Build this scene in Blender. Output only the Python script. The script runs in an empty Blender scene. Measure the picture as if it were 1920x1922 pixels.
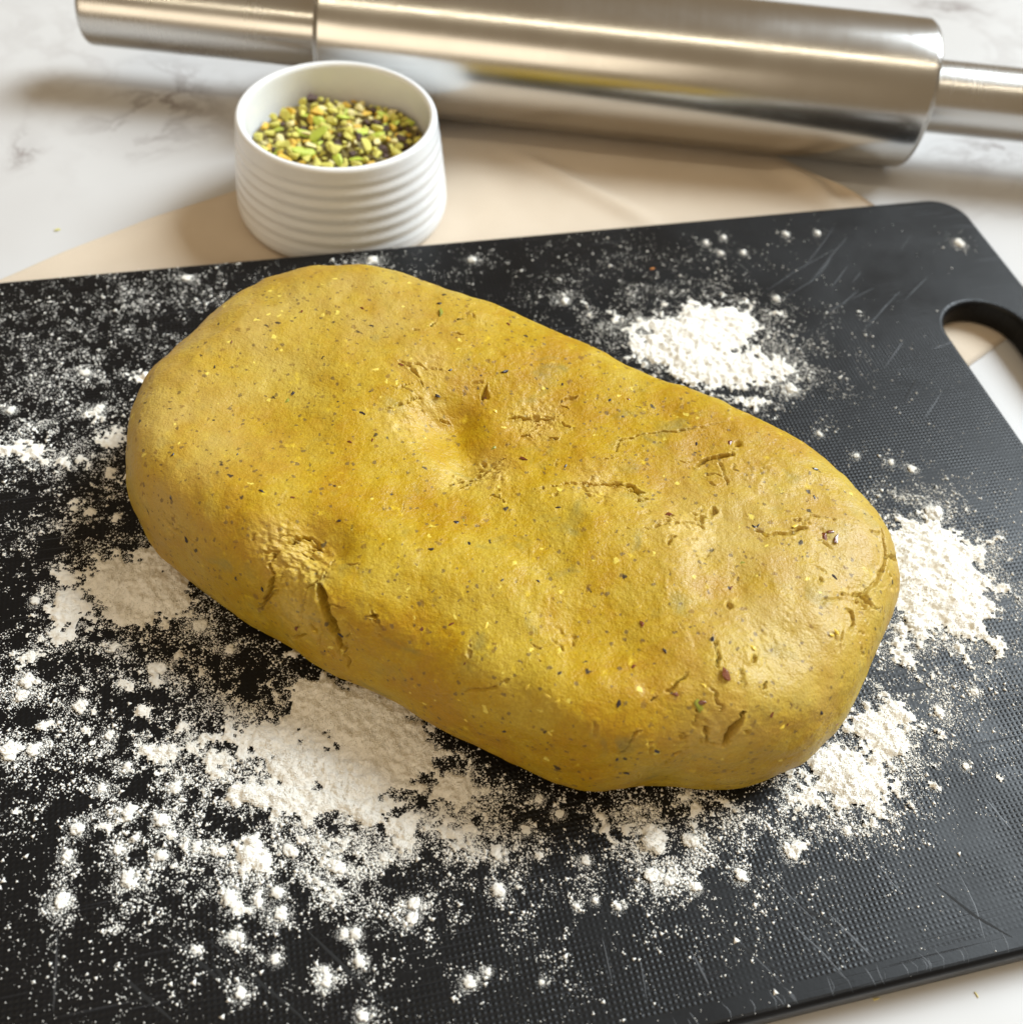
import bpy, bmesh, math, random
import numpy as np
from mathutils import Vector, Matrix

random.seed(7)
rng = np.random.default_rng(7)
R = math.radians
scene = bpy.context.scene
COL = scene.collection

# ------------------------------------------------------------------ camera
CAM_H, PITCH, ROLL = 0.23, 52.0, 6.0
FPX = 1920.0
_p, _r = R(PITCH), R(ROLL)
FW = np.array([0, math.cos(_p), -math.sin(_p)])
_rt = np.array([1.0, 0, 0]); _up = np.cross(_rt, FW)
RT = math.cos(_r) * _rt + math.sin(_r) * _up
UP = -math.sin(_r) * _rt + math.cos(_r) * _up
EYE = np.array([0, 0, CAM_H])

cd = bpy.data.cameras.new('camera')
cam = bpy.data.objects.new('camera', cd); COL.objects.link(cam)
cam.matrix_world = Matrix(((RT[0], UP[0], -FW[0], EYE[0]), (RT[1], UP[1], -FW[1], EYE[1]),
                           (RT[2], UP[2], -FW[2], EYE[2]), (0, 0, 0, 1)))
cd.sensor_fit = 'HORIZONTAL'; cd.sensor_width = 36.0; cd.lens = 36.0
cd.clip_start = 0.01; cd.clip_end = 50
cd.dof.use_dof = True; cd.dof.focus_distance = 0.243; cd.dof.aperture_fstop = 14.0
scene.camera = cam

# ------------------------------------------------------------------ room light
world = bpy.data.worlds.new('World'); scene.world = world; world.use_nodes = True
bg = world.node_tree.nodes['Background']
bg.inputs[0].default_value = (1.0, 0.74, 0.45, 1); bg.inputs[1].default_value = 0.28

def area(name, loc, target, sx, sy, power, color):
    ld = bpy.data.lights.new(name, 'AREA'); ld.shape = 'RECTANGLE'; ld.size = sx; ld.size_y = sy
    ld.energy = power; ld.color = color
    o = bpy.data.objects.new(name, ld); COL.objects.link(o)
    o.location = loc
    o.rotation_euler = (Vector(target) - Vector(loc)).to_track_quat('-Z', 'Y').to_euler()
    return o
area('window_light', (3.06, 2.28, 3.32), (0, .20, 0), 1.90, 2.40, 465, (0.83, 0.93, 1.0))
area('fill_light', (-0.9, -2.3, 1.5), (0, .25, 0), 2.6, 1.3, 20, (1.0, 0.86, 0.66))  # added soft warm fill behind the camera, lifts the shaded fronts
area('ceiling_strip_light', (0.0, -0.17, 2.0), (0, .3, 0), 2.4, 0.035, 7.0, (1.0, 0.88, 0.66))

scene.view_settings.view_transform = 'Standard'; scene.view_settings.look = 'None'
scene.view_settings.gamma = 1.0; scene.view_settings.use_curve_mapping = False
scene.view_settings.exposure = 0.12

# ------------------------------------------------------------------ helpers
def unproj(px, z):
    px = np.atleast_2d(np.asarray(px, float))
    d = FW + ((px[:, :1] - 960) / FPX) * RT - ((px[:, 1:2] - 961) / FPX) * UP
    t = (z - CAM_H) / d[:, 2]
    return EYE + d * t[:, None]

def proj(P):
    q = np.asarray(P) - EYE
    w = q @ FW
    return np.stack([960 + FPX * (q @ RT) / w, 961 - FPX * (q @ UP) / w], -1), w

def _hash(ix, iy, iz, seed):
    h = (ix.astype(np.uint32) * np.uint32(374761393) + iy.astype(np.uint32) * np.uint32(668265263)
         + iz.astype(np.uint32) * np.uint32(2147483647) + np.uint32((seed * 974634777 + 13) & 0xffffffff))
    h = (h ^ (h >> np.uint32(13))) * np.uint32(1274126177)
    h = (h ^ (h >> np.uint32(16))) * np.uint32(2246822519)
    h = h ^ (h >> np.uint32(15))
    return h.astype(np.float64) / 4294967295.0

def vnoise(P, scale, seed=0):
    """smooth value noise, -1..1"""
    q = np.asarray(P) * scale + 1000.37
    i = np.floor(q).astype(np.int64); f = q - i
    u = f * f * f * (f * (f * 6 - 15) + 10)
    out = 0
    for dx in (0, 1):
        wx = u[:, 0] if dx else 1 - u[:, 0]
        for dy in (0, 1):
            wy = u[:, 1] if dy else 1 - u[:, 1]
            for dz in (0, 1):
                wz = u[:, 2] if dz else 1 - u[:, 2]
                out = out + wx * wy * wz * _hash(i[:, 0] + dx, i[:, 1] + dy, i[:, 2] + dz, seed)
    return out * 2 - 1

def fbm(P, scale, octaves=4, seed=0, gain=0.5):
    a, s, tot, o = 1.0, scale, 0, 0
    for k in range(octaves):
        o = o + a * vnoise(P, s, seed + k * 17); tot += a; a *= gain; s *= 2.03
    return o / tot

def mesh_np(name, V, F, smooth=True):
    """V (n,3), F (m,k) of one polygon size"""
    V = np.ascontiguousarray(V, dtype=np.float32); F = np.ascontiguousarray(F, dtype=np.int32)
    m = bpy.data.meshes.new(name)
    k = F.shape[1]
    m.vertices.add(len(V)); m.vertices.foreach_set('co', V.ravel())
    m.loops.add(F.size); m.loops.foreach_set('vertex_index', F.ravel())
    m.polygons.add(len(F)); m.polygons.foreach_set('loop_start', np.arange(0, F.size, k, dtype=np.int32))
    m.update(calc_edges=True)
    if smooth:
        m.polygons.foreach_set('use_smooth', np.ones(len(F), dtype=bool))
    return m

def obj(name, mesh, mat=None, parent=None, loc=None):
    if isinstance(mesh, bmesh.types.BMesh):
        bm = mesh; mesh = bpy.data.meshes.new(name); bm.to_mesh(mesh); bm.free()
    o = bpy.data.objects.new(name, mesh); COL.objects.link(o)
    if mat and len(mesh.materials) == 0: mesh.materials.append(mat)
    if parent: o.parent = parent
    if loc is not None: o.location = loc
    return o

def tag(o, label=None, cat=None, group=None, kind=None):
    if label: o['label'] = label
    if cat: o['category'] = cat
    if group: o['group'] = group
    if kind: o['kind'] = kind
    return o

def empty(name, loc=(0, 0, 0), rz=0):
    o = bpy.data.objects.new(name, None); COL.objects.link(o); o.location = loc; o.rotation_euler = (0, 0, rz)
    o.empty_display_size = .02
    return o

def lathe(profile, seg=160, cap=True):
    """closed profile list of (r, z) revolved round Z"""
    pr = np.array(profile); n = len(pr)
    th = np.linspace(0, 2 * np.pi, seg, endpoint=False)
    V = np.stack([pr[:, None, 0] * np.cos(th), pr[:, None, 0] * np.sin(th), np.broadcast_to(pr[:, None, 1], (n, seg))], -1).reshape(-1, 3)
    i, j = np.meshgrid(np.arange(n - 1), np.arange(seg), indexing='ij')
    a = i * seg + j; b = i * seg + (j + 1) % seg
    F = np.stack([a, b, b + seg, a + seg], -1).reshape(-1, 4)
    return V, F

class NT:
    """small node-tree writer"""
    def __init__(s, name):
        s.m = bpy.data.materials.new(name); s.m.use_nodes = True; s.t = s.m.node_tree
        s.bsdf = s.t.nodes['Principled BSDF']; s.out = s.t.nodes['Material Output']
    def n(s, typ, **kw):
        nd = s.t.nodes.new(typ)
        ins = kw.pop('ins', {})
        for k, v in kw.items(): setattr(nd, k, v)
        for k, v in ins.items():
            sock = nd.inputs[k]
            if isinstance(v, bpy.types.NodeSocket): s.t.links.new(v, sock)
            else: sock.default_value = v
        return nd
    def math(s, op, a, b=0.0, c=0.0, clamp=False):
        return s.n('ShaderNodeMath', operation=op, use_clamp=clamp, ins={0: a, 1: b, 2: c}).outputs[0]
    def ramp(s, fac, stops, interp='LINEAR'):
        nd = s.n('ShaderNodeValToRGB', ins={0: fac}); cr = nd.color_ramp; cr.interpolation = interp
        while len(cr.elements) < len(stops): cr.elements.new(.5)
        for e, (p, c) in zip(cr.elements, stops):
            e.position = p; e.color = c if len(c) == 4 else (*c, 1)
        return nd.outputs[0]
    def mix(s, fac, a, b, blend='MIX'):
        nd = s.n('ShaderNodeMix', data_type='RGBA', blend_type=blend)
        for k, v in ((0, fac), (6, a), (7, b)):
            if isinstance(v, bpy.types.NodeSocket): s.t.links.new(v, nd.inputs[k])
            else: nd.inputs[k].default_value = v if not isinstance(v, tuple) or len(v) == 4 else (*v, 1)
        return nd.outputs[2]
    def noise(s, vec, scale, detail=3, rough=.5, dist=0.0):
        return s.n('ShaderNodeTexNoise', ins={'Vector': vec, 'Scale': scale, 'Detail': detail, 'Roughness': rough, 'Distortion': dist}).outputs[0]
    def set(s, **kw):
        for k, v in kw.items():
            k = k.replace('_', ' ')
            sock = s.bsdf.inputs[k]
            if isinstance(v, bpy.types.NodeSocket): s.t.links.new(v, sock)
            else: sock.default_value = v if not (isinstance(v, tuple) and len(v) == 3 and sock.type == 'RGBA') else (*v, 1)
    def bump(s, h, strength=1.0, dist=.001, normal=None):
        nd = s.n('ShaderNodeBump', ins={'Height': h, 'Strength': strength, 'Distance': dist})
        if normal: s.t.links.new(normal, nd.inputs['Normal'])
        return nd.outputs[0]
    def coord(s, which='Object'):
        return s.n('ShaderNodeTexCoord').outputs[which]

# ------------------------------------------------------------------ materials
def mat_marble():
    t = NT('white_marble'); co = t.coord()
    warp = t.n('ShaderNodeTexNoise', ins={'Vector': co, 'Scale': 9.0, 'Detail': 4.0}).outputs[1]
    w = t.n('ShaderNodeVectorMath', operation='MULTIPLY_ADD', ins={0: warp, 1: (.09, .09, .09), 2: co}).outputs[0]
    v1 = t.noise(w, 11.0, 5, .6)
    vein = t.math('SUBTRACT', 1.0, t.math('MULTIPLY', t.math('ABSOLUTE', t.math('SUBTRACT', v1, .5)), 26.0), clamp=True)
    patch = t.ramp(t.noise(co, 6.5, 2, .5), [(.50, (0, 0, 0)), (.66, (1, 1, 1))])
    vein = t.math('MULTIPLY', vein, patch)
    cloud = t.ramp(t.noise(co, 5.0, 4, .55), [(.35, (.50, .485, .475)), (.7, (.575, .57, .565))])
    # the grey smudge of veins beside the ramekin and the dark one by the rolling pin's handle
    spots = None
    for (px, py, rx, ry) in ((335, 190, .030, .040), (75, 245, .012, .022), (1890, 285, .03, .018), (1780, 15, .03, .02)):
        c = unproj((px, py), 0)[0]
        sep = t.n('ShaderNodeVectorMath', operation='SUBTRACT', ins={0: w, 1: (c[0] + .045, c[1] + .045, .045)}).outputs[0]
        sc = t.n('ShaderNodeVectorMath', operation='MULTIPLY', ins={0: sep, 1: (1 / rx, 1 / ry, 0)}).outputs[0]
        ln = t.n('ShaderNodeVectorMath', operation='LENGTH', ins={0: sc}).outputs['Value']
        g = t.math('SUBTRACT', 1.0, ln, clamp=True)
        spots = g if spots is None else t.math('MAXIMUM', spots, g)
    fine = t.noise(w, 42.0, 6, .65)
    fv = t.math('SUBTRACT', 1.0, t.math('MULTIPLY', t.math('ABSOLUTE', t.math('SUBTRACT', fine, .5)), 14.0), clamp=True)
    sm = t.math('MULTIPLY', spots, t.math('ADD', .22, t.math('MULTIPLY', fv, .9)), clamp=True)
    c = t.mix(t.math('MULTIPLY', vein, .30), cloud, (.34, .31, .30))
    c = t.mix(sm, c, (.24, .21, .20))
    t.set(Base_Color=c, Roughness=.38)
    t.bsdf.inputs['Specular IOR Level'].default_value = .25
    return t.m

def mat_board():
    t = NT('black_textured_plastic'); co = t.coord()
    sx = t.n('ShaderNodeSeparateXYZ', ins={0: co})
    x, y = sx.outputs[0], sx.outputs[1]
    k = 2 * math.pi / .00122
    wob = t.noise(co, 60.0, 2)
    a = t.math('SINE', t.math('MULTIPLY', x, k)); b = t.math('SINE', t.math('MULTIPLY', y, k * 1.04))
    dots = t.math('MULTIPLY', t.math('ADD', a, 1.0), t.math('ADD', b, 1.0))
    dots = t.math('MULTIPLY', dots, .25)
    # the moulded grain stops a few millimetres short of the front rim
    mk = t.math('MULTIPLY', t.math('SUBTRACT', y, .0305 + .0042), 4000.0, clamp=True)
    wear = t.ramp(t.noise(co, 38.0, 5, .65), [(.36, (.12, .12, .12)), (.62, (1, 1, 1))])
    dots = t.math('MULTIPLY', t.math('MULTIPLY', dots, mk), wear)
    # fine knife scratches in several directions
    scr = None
    for ang, s, sd in ((65, 1.0, 0), (100, 1.2, 3.1), (-48, .9, 7.7), (38, 1.1, 5.3)):
        mp = t.n('ShaderNodeMapping', ins={'Vector': co, 'Rotation': (0, 0, -R(ang)), 'Scale': (26 * s, 1500 * s, 1), 'Location': (sd, sd, 0)}).outputs[0]
        q = t.noise(mp, 1.0, 1, .4)
        q = t.math('MULTIPLY', t.math('SUBTRACT', q, .70), 9.0, clamp=True)
        scr = q if scr is None else t.math('MAXIMUM', scr, q)
    zone = t.ramp(t.noise(co, 14.0, 2), [(.42, (.1, .1, .1)), (.6, (1, 1, 1))])
    scr = t.math('MULTIPLY', scr, zone)
    grime = t.noise(co, 900.0, 3, .6)
    col = t.mix(t.math('MULTIPLY', scr, .5), (.0045, .0045, .0050), (.05, .052, .058))
    ro = t.math('ADD', .24, t.math('MULTIPLY', t.noise(co, 45.0, 5, .65), .32))
    nb = t.bump(dots, .55, .00022)
    nb = t.bump(t.math('ADD', t.math('MULTIPLY', scr, -1.0), t.math('MULTIPLY', grime, .25)), .6, .00012, nb)
    t.set(Base_Color=col, Roughness=ro, Normal=nb); t.bsdf.inputs['Specular IOR Level'].default_value = .19
    return t.m

def mat_simple(name, col, rough=.5, metal=0.0, spec=.5, bump=None, var=.2):
    t = NT(name); co = t.coord()
    t.set(Roughness=rough, Metallic=metal)
    t.bsdf.inputs['Specular IOR Level'].default_value = spec
    v = t.noise(co, 300.0 if not bump else bump[0] * .6, 3)
    c = t.mix(v, tuple(x * (1 - var) for x in col), tuple(min(1, x * (1 + var)) for x in col))
    t.set(Base_Color=c)
    if bump: t.set(Normal=t.bump(t.noise(co, bump[0], 4, .6), bump[1], bump[2]))
    return t.m

def mat_dough():
    t = NT('pistachio_dough'); co = t.coord()
    big = t.noise(co, 30.0, 4, .6); mid = t.noise(co, 160.0, 5, .65); fine = t.noise(co, 700.0, 4, .7)
    c = t.ramp(t.math('ADD', t.math('MULTIPLY', big, .62), t.math('MULTIPLY', mid, .38)),
               [(.42, (.395, .205, .0)), (.50, (.44, .268, .002)), (.60, (.485, .340, .030))])
    c = t.mix(t.math('MULTIPLY', t.ramp(fine, [(.35, (0, 0, 0)), (.75, (1, 1, 1))]), .25), c, (.56, .40, .03))
    # soft grey-green blots of ground nut under the surface
    blot = t.ramp(t.noise(co, 120.0, 3, .55, .6), [(.60, (0, 0, 0)), (.74, (1, 1, 1))])
    grit = t.noise(co, 1500.0, 3, .7)
    c = t.mix(t.ramp(grit, [(.42, (.32, .32, .32)), (.62, (0, 0, 0))]), c, (.27, .145, .004))
    c = t.mix(t.math('MULTIPLY', blot, .6), c, (.22, .18, .045))
    blot2 = t.ramp(t.noise(co, 310.0, 2, .5), [(.67, (0, 0, 0)), (.78, (1, 1, 1))])
    c = t.mix(t.math('MULTIPLY', blot2, .6), c, (.70, .50, .02))
    dr = t.n('ShaderNodeAttribute', attribute_name='pale_mask').outputs['Fac']
    c = t.mix(t.math('MULTIPLY', dr, .6), c, (.47, .345, .105))
    # dark skin flecks and brown freckles
    def flecks(scale, size, share, seed):
        mp = t.n('ShaderNodeMapping', ins={'Vector': co, 'Location': (seed, seed * .7, seed * .3)}).outputs[0]
        dn = t.n('ShaderNodeTexNoise', ins={'Vector': mp, 'Scale': scale * 1.6, 'Detail': 2.0}).outputs[1]
        mp = t.n('ShaderNodeVectorMath', operation='MULTIPLY_ADD', ins={0: dn, 1: (.9 / scale,) * 3, 2: mp}).outputs[0]
        vo = t.n('ShaderNodeTexVoronoi', ins={'Vector': mp, 'Scale': scale})
        ds = vo.outputs['Distance']; cl = t.n('ShaderNodeSeparateColor', ins={0: vo.outputs['Color']})
        pick = t.math('LESS_THAN', cl.outputs[0], share)
        rad = t.math('MULTIPLY', cl.outputs[1], size)
        inside = t.math('MULTIPLY', t.math('SUBTRACT', rad, ds), 12.0, clamp=True)
        return t.math('MULTIPLY', inside, pick)
    c = t.mix(t.math('MULTIPLY', flecks(420, .34, .36, 1.0), .6), c, (.17, .085, .02))
    c = t.mix(t.math('MULTIPLY', flecks(700, .42, .42, 4.0), .7), c, (.12, .075, .03))
    c = t.mix(t.math('MULTIPLY', flecks(300, .25, .26, 9.0), .9), c, (.025, .018, .016))
    c = t.mix(t.math('MULTIPLY', flecks(360, .30, .2, 13.0), .7), c, (.80, .66, .12))
    # dry crumbly torn patches are paler
    at = t.n('ShaderNodeAttribute', attribute_name='crumb').outputs['Fac']
    c = t.mix(t.math('MULTIPLY', at, .55), c, (.62, .46, .14))
    h = t.math('ADD', t.math('MULTIPLY', fine, .6), t.math('MULTIPLY', t.noise(co, 1700.0, 2, .6), .5))
    h = t.math('ADD', h, t.math('MULTIPLY', t.noise(co, 230.0, 3), .3))
    st = t.n('ShaderNodeMapping', ins={'Vector': co, 'Rotation': (0, 0, R(-12)), 'Scale': (900, 90, 300)}).outputs[0]
    streak = t.ramp(t.noise(st, 1.0, 2, .5), [(.62, (0, 0, 0)), (.74, (1, 1, 1))])
    zone = t.ramp(t.noise(co, 30.0, 2), [(.45, (0, 0, 0)), (.6, (1, 1, 1))])
    h = t.math('SUBTRACT', h, t.math('MULTIPLY', t.math('MULTIPLY', streak, zone), .12))
    t.set(Base_Color=c, Roughness=t.math('ADD', .36, t.math('MULTIPLY', mid, .24)), Normal=t.bump(h, .85, .0005))
    t.set(Subsurface_Weight=.06, Subsurface_Radius=(.0020, .0012, .0003), Subsurface_Scale=1.0)
    t.bsdf.inputs['Specular IOR Level'].default_value = .25
    t.set(Coat_Weight=.14, Coat_Roughness=.22, Coat_Normal=t.bump(h, .6, .0004))
    return t.m

def mat_flour():
    t = NT('white_flour'); co = t.coord()
    n = t.noise(co, 1500.0, 4, .7)
    c = t.mix(n, (.80, .765, .69), (.87, .845, .79))
    h = t.math('ADD', t.noise(co, 2600.0, 3, .7), t.math('MULTIPLY', t.noise(co, 800.0, 3), 1.2))
    t.set(Base_Color=c, Roughness=1.0, Normal=t.bump(h, .6, .0003))
    t.bsdf.inputs['Specular IOR Level'].default_value = .08
    return t.m

def mat_cloth():
    t = NT('beige_cloth'); co = t.coord()
    rot = t.n('ShaderNodeMapping', ins={'Vector': co, 'Rotation': (0, 0, R(-44))}).outputs[0]
    sp = t.n('ShaderNodeSeparateXYZ', ins={0: rot})
    k = 2 * math.pi / .0008
    a = t.math('SINE', t.math('MULTIPLY', sp.outputs[0], k)); b = t.math('SINE', t.math('MULTIPLY', sp.outputs[1], k))
    weave = t.math('MULTIPLY', a, b)
    v = t.noise(co, 40.0, 4, .6)
    c = t.mix(v, (.52, .415, .30), (.61, .51, .395))
    c = t.mix(t.math('MULTIPLY', t.math('ADD', weave, 1.0), .10), c, (.68, .57, .46))
    t.set(Base_Color=c, Roughness=.82, Normal=t.bump(weave, .35, .0002))
    t.set(Sheen_Weight=.2)
    return t.m

def mat_steel(name, rough, aniso=.6):
    t = NT(name); co = t.coord()
    mp = t.n('ShaderNodeMapping', ins={'Vector': co, 'Scale': (2200, 30, 30)}).outputs[0]
    br = t.noise(mp, 1.0, 3, .6)
    sm = t.noise(co, 35.0, 4, .6)
    r = t.math('ADD', t.math('ADD', rough, t.math('MULTIPLY', br, .05)), t.math('MULTIPLY', sm, .14))
    t.set(Base_Color=(.58, .57, .55), Metallic=1.0, Roughness=r)
    return t.m

def mat_grain():
    t = NT('flour_grain'); t.set(Base_Color=(.86, .84, .79), Roughness=1.0); t.bsdf.inputs['Specular IOR Level'].default_value = .08
    return t.m

M = dict(grain=mat_grain(), marble=mat_marble(), board=mat_board(), dough=mat_dough(), flour=mat_flour(), cloth=mat_cloth(),
         steel=mat_steel('brushed_steel', .13), steel_handle=mat_steel('brushed_steel_handle', .17), steel_edge=mat_steel('polished_steel_edge', .08),
         porcelain=mat_simple('white_porcelain', (.78, .785, .79), .18, spec=.5, var=.02),
         scratch=mat_simple('scuffed_plastic', (.028, .029, .032), .5),
         scratch_dark=mat_simple('cut_plastic', (.002, .002, .002), .8),
         nut_green=mat_simple('pistachio_yellow_green', (.66, .60, .12), .45, bump=(900, .5, .0004)),
         nut_bright=mat_simple('pistachio_bright_green', (.50, .58, .07), .4, bump=(900, .4, .0003)),
         nut_yellow=mat_simple('pistachio_golden', (.74, .47, .05), .4, bump=(900, .5, .0004)),
         nut_pale=mat_simple('pistachio_pale', (.80, .70, .32), .5, bump=(900, .5, .0004)),
         nut_skin=mat_simple('pistachio_dark_skin', (.085, .045, .035), .5, bump=(1200, .6, .0004)),
         nut_bed=mat_simple('pistachio_crumbs', (.22, .17, .045), .6, bump=(900, .8, .0006), var=.5),
         bit_dark=mat_simple('dark_nut_skin', (.028, .020, .022), .3),
         bit_brown=mat_simple('brown_nut_skin', (.16, .045, .016), .22),
         bit_green=mat_simple('green_nut_bit', (.24, .24, .025), .35),
         bit_yellow=mat_simple('yellow_nut_bit', (.72, .52, .06), .35),
         crumb_orange=mat_simple('orange_crumb', (.50, .20, .05), .6))

# ------------------------------------------------------------------ countertop
def box(sx, sy, z0, z1, cx=0, cy=0):
    bm = bmesh.new(); bmesh.ops.create_cube(bm, size=1)
    for v in bm.verts: v.co = Vector((cx + v.co.x * sx, cy + v.co.y * sy, z0 if v.co.z < 0 else z1))
    return bm
ct = obj('countertop', box(2.4, 1.8, -.03, 0, 0, .35), M['marble']); tag(ct, 'white marble countertop with grey veins', 'countertop', kind='structure')

# ------------------------------------------------------------------ cutting board (local axes turned 17.5 degrees)
BZ0, BZ1, PHI = .0010, .0105, R(17.5)
CP, SP = math.cos(PHI), math.sin(PHI)
def to_board(P):
    P = np.asarray(P); return np.stack([CP * P[..., 0] + SP * P[..., 1], -SP * P[..., 0] + CP * P[..., 1]], -1)
BX0, BX1, BY0, BY1 = -.122, .2492, .0300, .2813

def arc(cx, cy, r, a0, a1, n=14):
    return [(cx + r * math.cos(a0 + (a1 - a0) * i / n), cy + r * math.sin(a0 + (a1 - a0) * i / n)) for i in range(n + 1)]
rc = .0125; h2 = math.pi / 2
outer = (arc(BX1 - rc, BY0 + rc, rc, -h2, 0) + arc(BX1 - rc, BY1 - rc, rc, 0, h2)
         + arc(BX0 + rc, BY1 - rc, rc, h2, 2 * h2) + arc(BX0 + rc, BY0 + rc, rc, 2 * h2, 3 * h2))
SX, SR, SY0, SY1 = .2240, .0142, .1015, .2105
slot = arc(SX, SY1, SR, 0, math.pi, 28) + arc(SX, SY0, SR, math.pi, 2 * math.pi, 28)
cu = bpy.data.curves.new('board_outline', 'CURVE'); cu.dimensions = '2D'; cu.fill_mode = 'BOTH'
for pts in (outer, slot[::-1]):
    sp = cu.splines.new('POLY'); sp.points.add(len(pts) - 1); sp.use_cyclic_u = True
    for p, (x, y) in zip(sp.points, pts): p.co = (x, y, 0, 1)
bev = .0016
cu.extrude = (BZ1 - BZ0) / 2 - bev; cu.bevel_depth = bev; cu.bevel_resolution = 4; cu.offset = -bev
tmp = bpy.data.objects.new('tmp_outline', cu); COL.objects.link(tmp)
dg = bpy.context.evaluated_depsgraph_get()
bmsh = bpy.data.meshes.new_from_object(tmp.evaluated_get(dg))
bpy.data.objects.remove(tmp); bpy.data.curves.remove(cu)
zz = np.zeros(len(bmsh.vertices) * 3, np.float32); bmsh.vertices.foreach_get('co', zz); zz = zz.reshape(-1, 3)
zz[:, 2] += (BZ0 + BZ1) / 2; bmsh.vertices.foreach_set('co', zz.ravel())
bmsh.materials.clear()
board = empty('cutting_board', (0, 0, 0), PHI)
tag(board, 'black plastic cutting board with a rounded slot handle, dusted with flour', 'cutting board')
slab = obj('board_slab', bmsh, M['board'], board)
for p in bmsh.polygons: p.use_smooth = len(p.vertices) == 4 and abs(p.normal.z) < .98

def ribbon(name, pts, width, mat, lift=.00006, n=14, wob=.0002, parent=board):
    """a thin tapered knife mark lying on the board, pts in photograph pixels"""
    P = to_board(unproj(pts, BZ1))
    t = np.linspace(0, 1, n); d = np.r_[0, np.cumsum(np.linalg.norm(np.diff(P, axis=0), axis=1))]; d /= d[-1]
    X = np.interp(t, d, P[:, 0]) + rng.normal(0, wob * .15, n); Y = np.interp(t, d, P[:, 1]) + rng.normal(0, wob * .15, n)
    tx, ty = np.gradient(X), np.gradient(Y); l = np.hypot(tx, ty); nx, ny = -ty / l, tx / l
    w = width * np.sin(np.pi * np.clip(t * .96 + .02, 0, 1)) ** .6 * .5
    z = BZ1
    V = []
    for i in range(n):
        V += [(X[i] + nx[i] * w[i], Y[i] + ny[i] * w[i], z + .00001), (X[i], Y[i], z + lift), (X[i] - nx[i] * w[i], Y[i] - ny[i] * w[i], z + .00001)]
    F = []
    for i in range(n - 1):
        a = 3 * i; F += [(a, a + 1, a + 4, a + 3), (a + 1, a + 2, a + 5, a + 4)]
    return obj(name, mesh_np(name, np.array(V), np.array(F)), mat, parent)

# dark cuts in the front of the board
for pts in ([(218, 1820), (270, 1870), (330, 1922)], [(325, 1760), (400, 1830), (470, 1900)], [(390, 1765), (470, 1830), (560, 1905), (590, 1940)],
            [(575, 1745), (660, 1830), (740, 1900)], [(400, 1810), (430, 1850)], [(1560, 760), (1545, 800), (1530, 830)],
            [(1720, 712), (1705, 740), (1697, 753)], [(1500, 1700), (1570, 1740)], [(1755, 1660), (1830, 1720), (1900, 1760)], [(1340, 1745), (1420, 1795), (1470, 1830)]):
    ribbon('scratch', pts, .0007, M['scratch_dark'])
# pale scuffs
pale = [[(1440, 545), (1490, 510), (1570, 465)], [(1510, 500), (1545, 455), (1565, 425)], [(1520, 530), (1560, 480), (1590, 445)], [(1470, 560), (1535, 520)],
        [(1535, 520), (1560, 485)], [(1560, 540), (1590, 500)], [(1600, 560), (1640, 540)], [(1575, 575), (1610, 545)], [(1545, 590), (1590, 565)], [(1640, 600), (1665, 570)],
        [(1600, 530), (1615, 510)], [(1620, 620), (1690, 545)], [(1700, 560), (1740, 520)], [(1695, 640), (1660, 690)], [(1690, 470), (1710, 440)],
        [(1735, 785), (1768, 735)], [(1750, 655), (1790, 640)], [(1300, 1790), (1330, 1850)], [(1480, 1730), (1545, 1790), (1590, 1840)], [(1800, 1640), (1830, 1700), (1850, 1770)],
        [(1560, 1720), (1640, 1800)], [(1380, 1760), (1470, 1850)], [(108, 1750), (104, 1830), (100, 1900)], [(1630, 1600), (1700, 1690)], [(1200, 1800), (1215, 1880)],
        [(1130, 1760), (1150, 1850)], [(1440, 1640), (1530, 1730)], [(1850, 1500), (1900, 1560)]]
for pts in pale:
    ribbon('scratch', pts, random.uniform(.0002, .00045), M['scratch'], .00003)
# bristly nicks where cuts run over the front rim
for i in range(30):
    s = random.random(); x = 1255 + 640 * s; y = 1922 - .247 * (x - 1330) - 4
    l = random.uniform(12, 34)
    ribbon('scratch', [(x - l * random.uniform(.2, 1.0), y - l * 1.1), (x, y - l * .3), (x + l * random.uniform(-.1, .4), y + l * .35)], random.uniform(.0001, .00025), M['scratch'], .00004, 6)

# ------------------------------------------------------------------ cloth under the board, ramekin and rolling pin
ca = np.array([.0111, .4358]); cb = np.array([.1848, .2985]); ex = (cb - ca); Lx = np.linalg.norm(ex); ex /= Lx
ey = np.array([-.712, -.702]); ey /= np.linalg.norm(ey); Ly = .30
nu, nv = 100, 130
uu, vv = np.meshgrid(np.linspace(0, Lx, nu), np.linspace(0, Ly, nv), indexing='ij')
XY = ca + uu[..., None] * ex + vv[..., None] * ey
P3 = np.concatenate([XY, np.zeros_like(XY[..., :1])], -1).reshape(-1, 3)
bl = to_board(P3)
dx = np.maximum(np.maximum(BX0 - bl[:, 0], bl[:, 0] - BX1), 0); dy = np.maximum(np.maximum(BY0 - bl[:, 1], bl[:, 1] - BY1), 0)
free = np.clip((np.hypot(dx, dy) - .002) / .02, 0, 1)
bowl_c = np.array([-.0725, .3125])
free *= np.clip((np.hypot(P3[:, 0] - bowl_c[0], P3[:, 1] - bowl_c[1]) - .037) / .015, 0, 1)
free *= np.clip((np.abs(P3[:, 1] - .382) - .006) / .02, 0, 1)
wr = .5 + .5 * fbm(P3, 22, 3, 5)
crease = np.zeros(len(P3))
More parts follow.
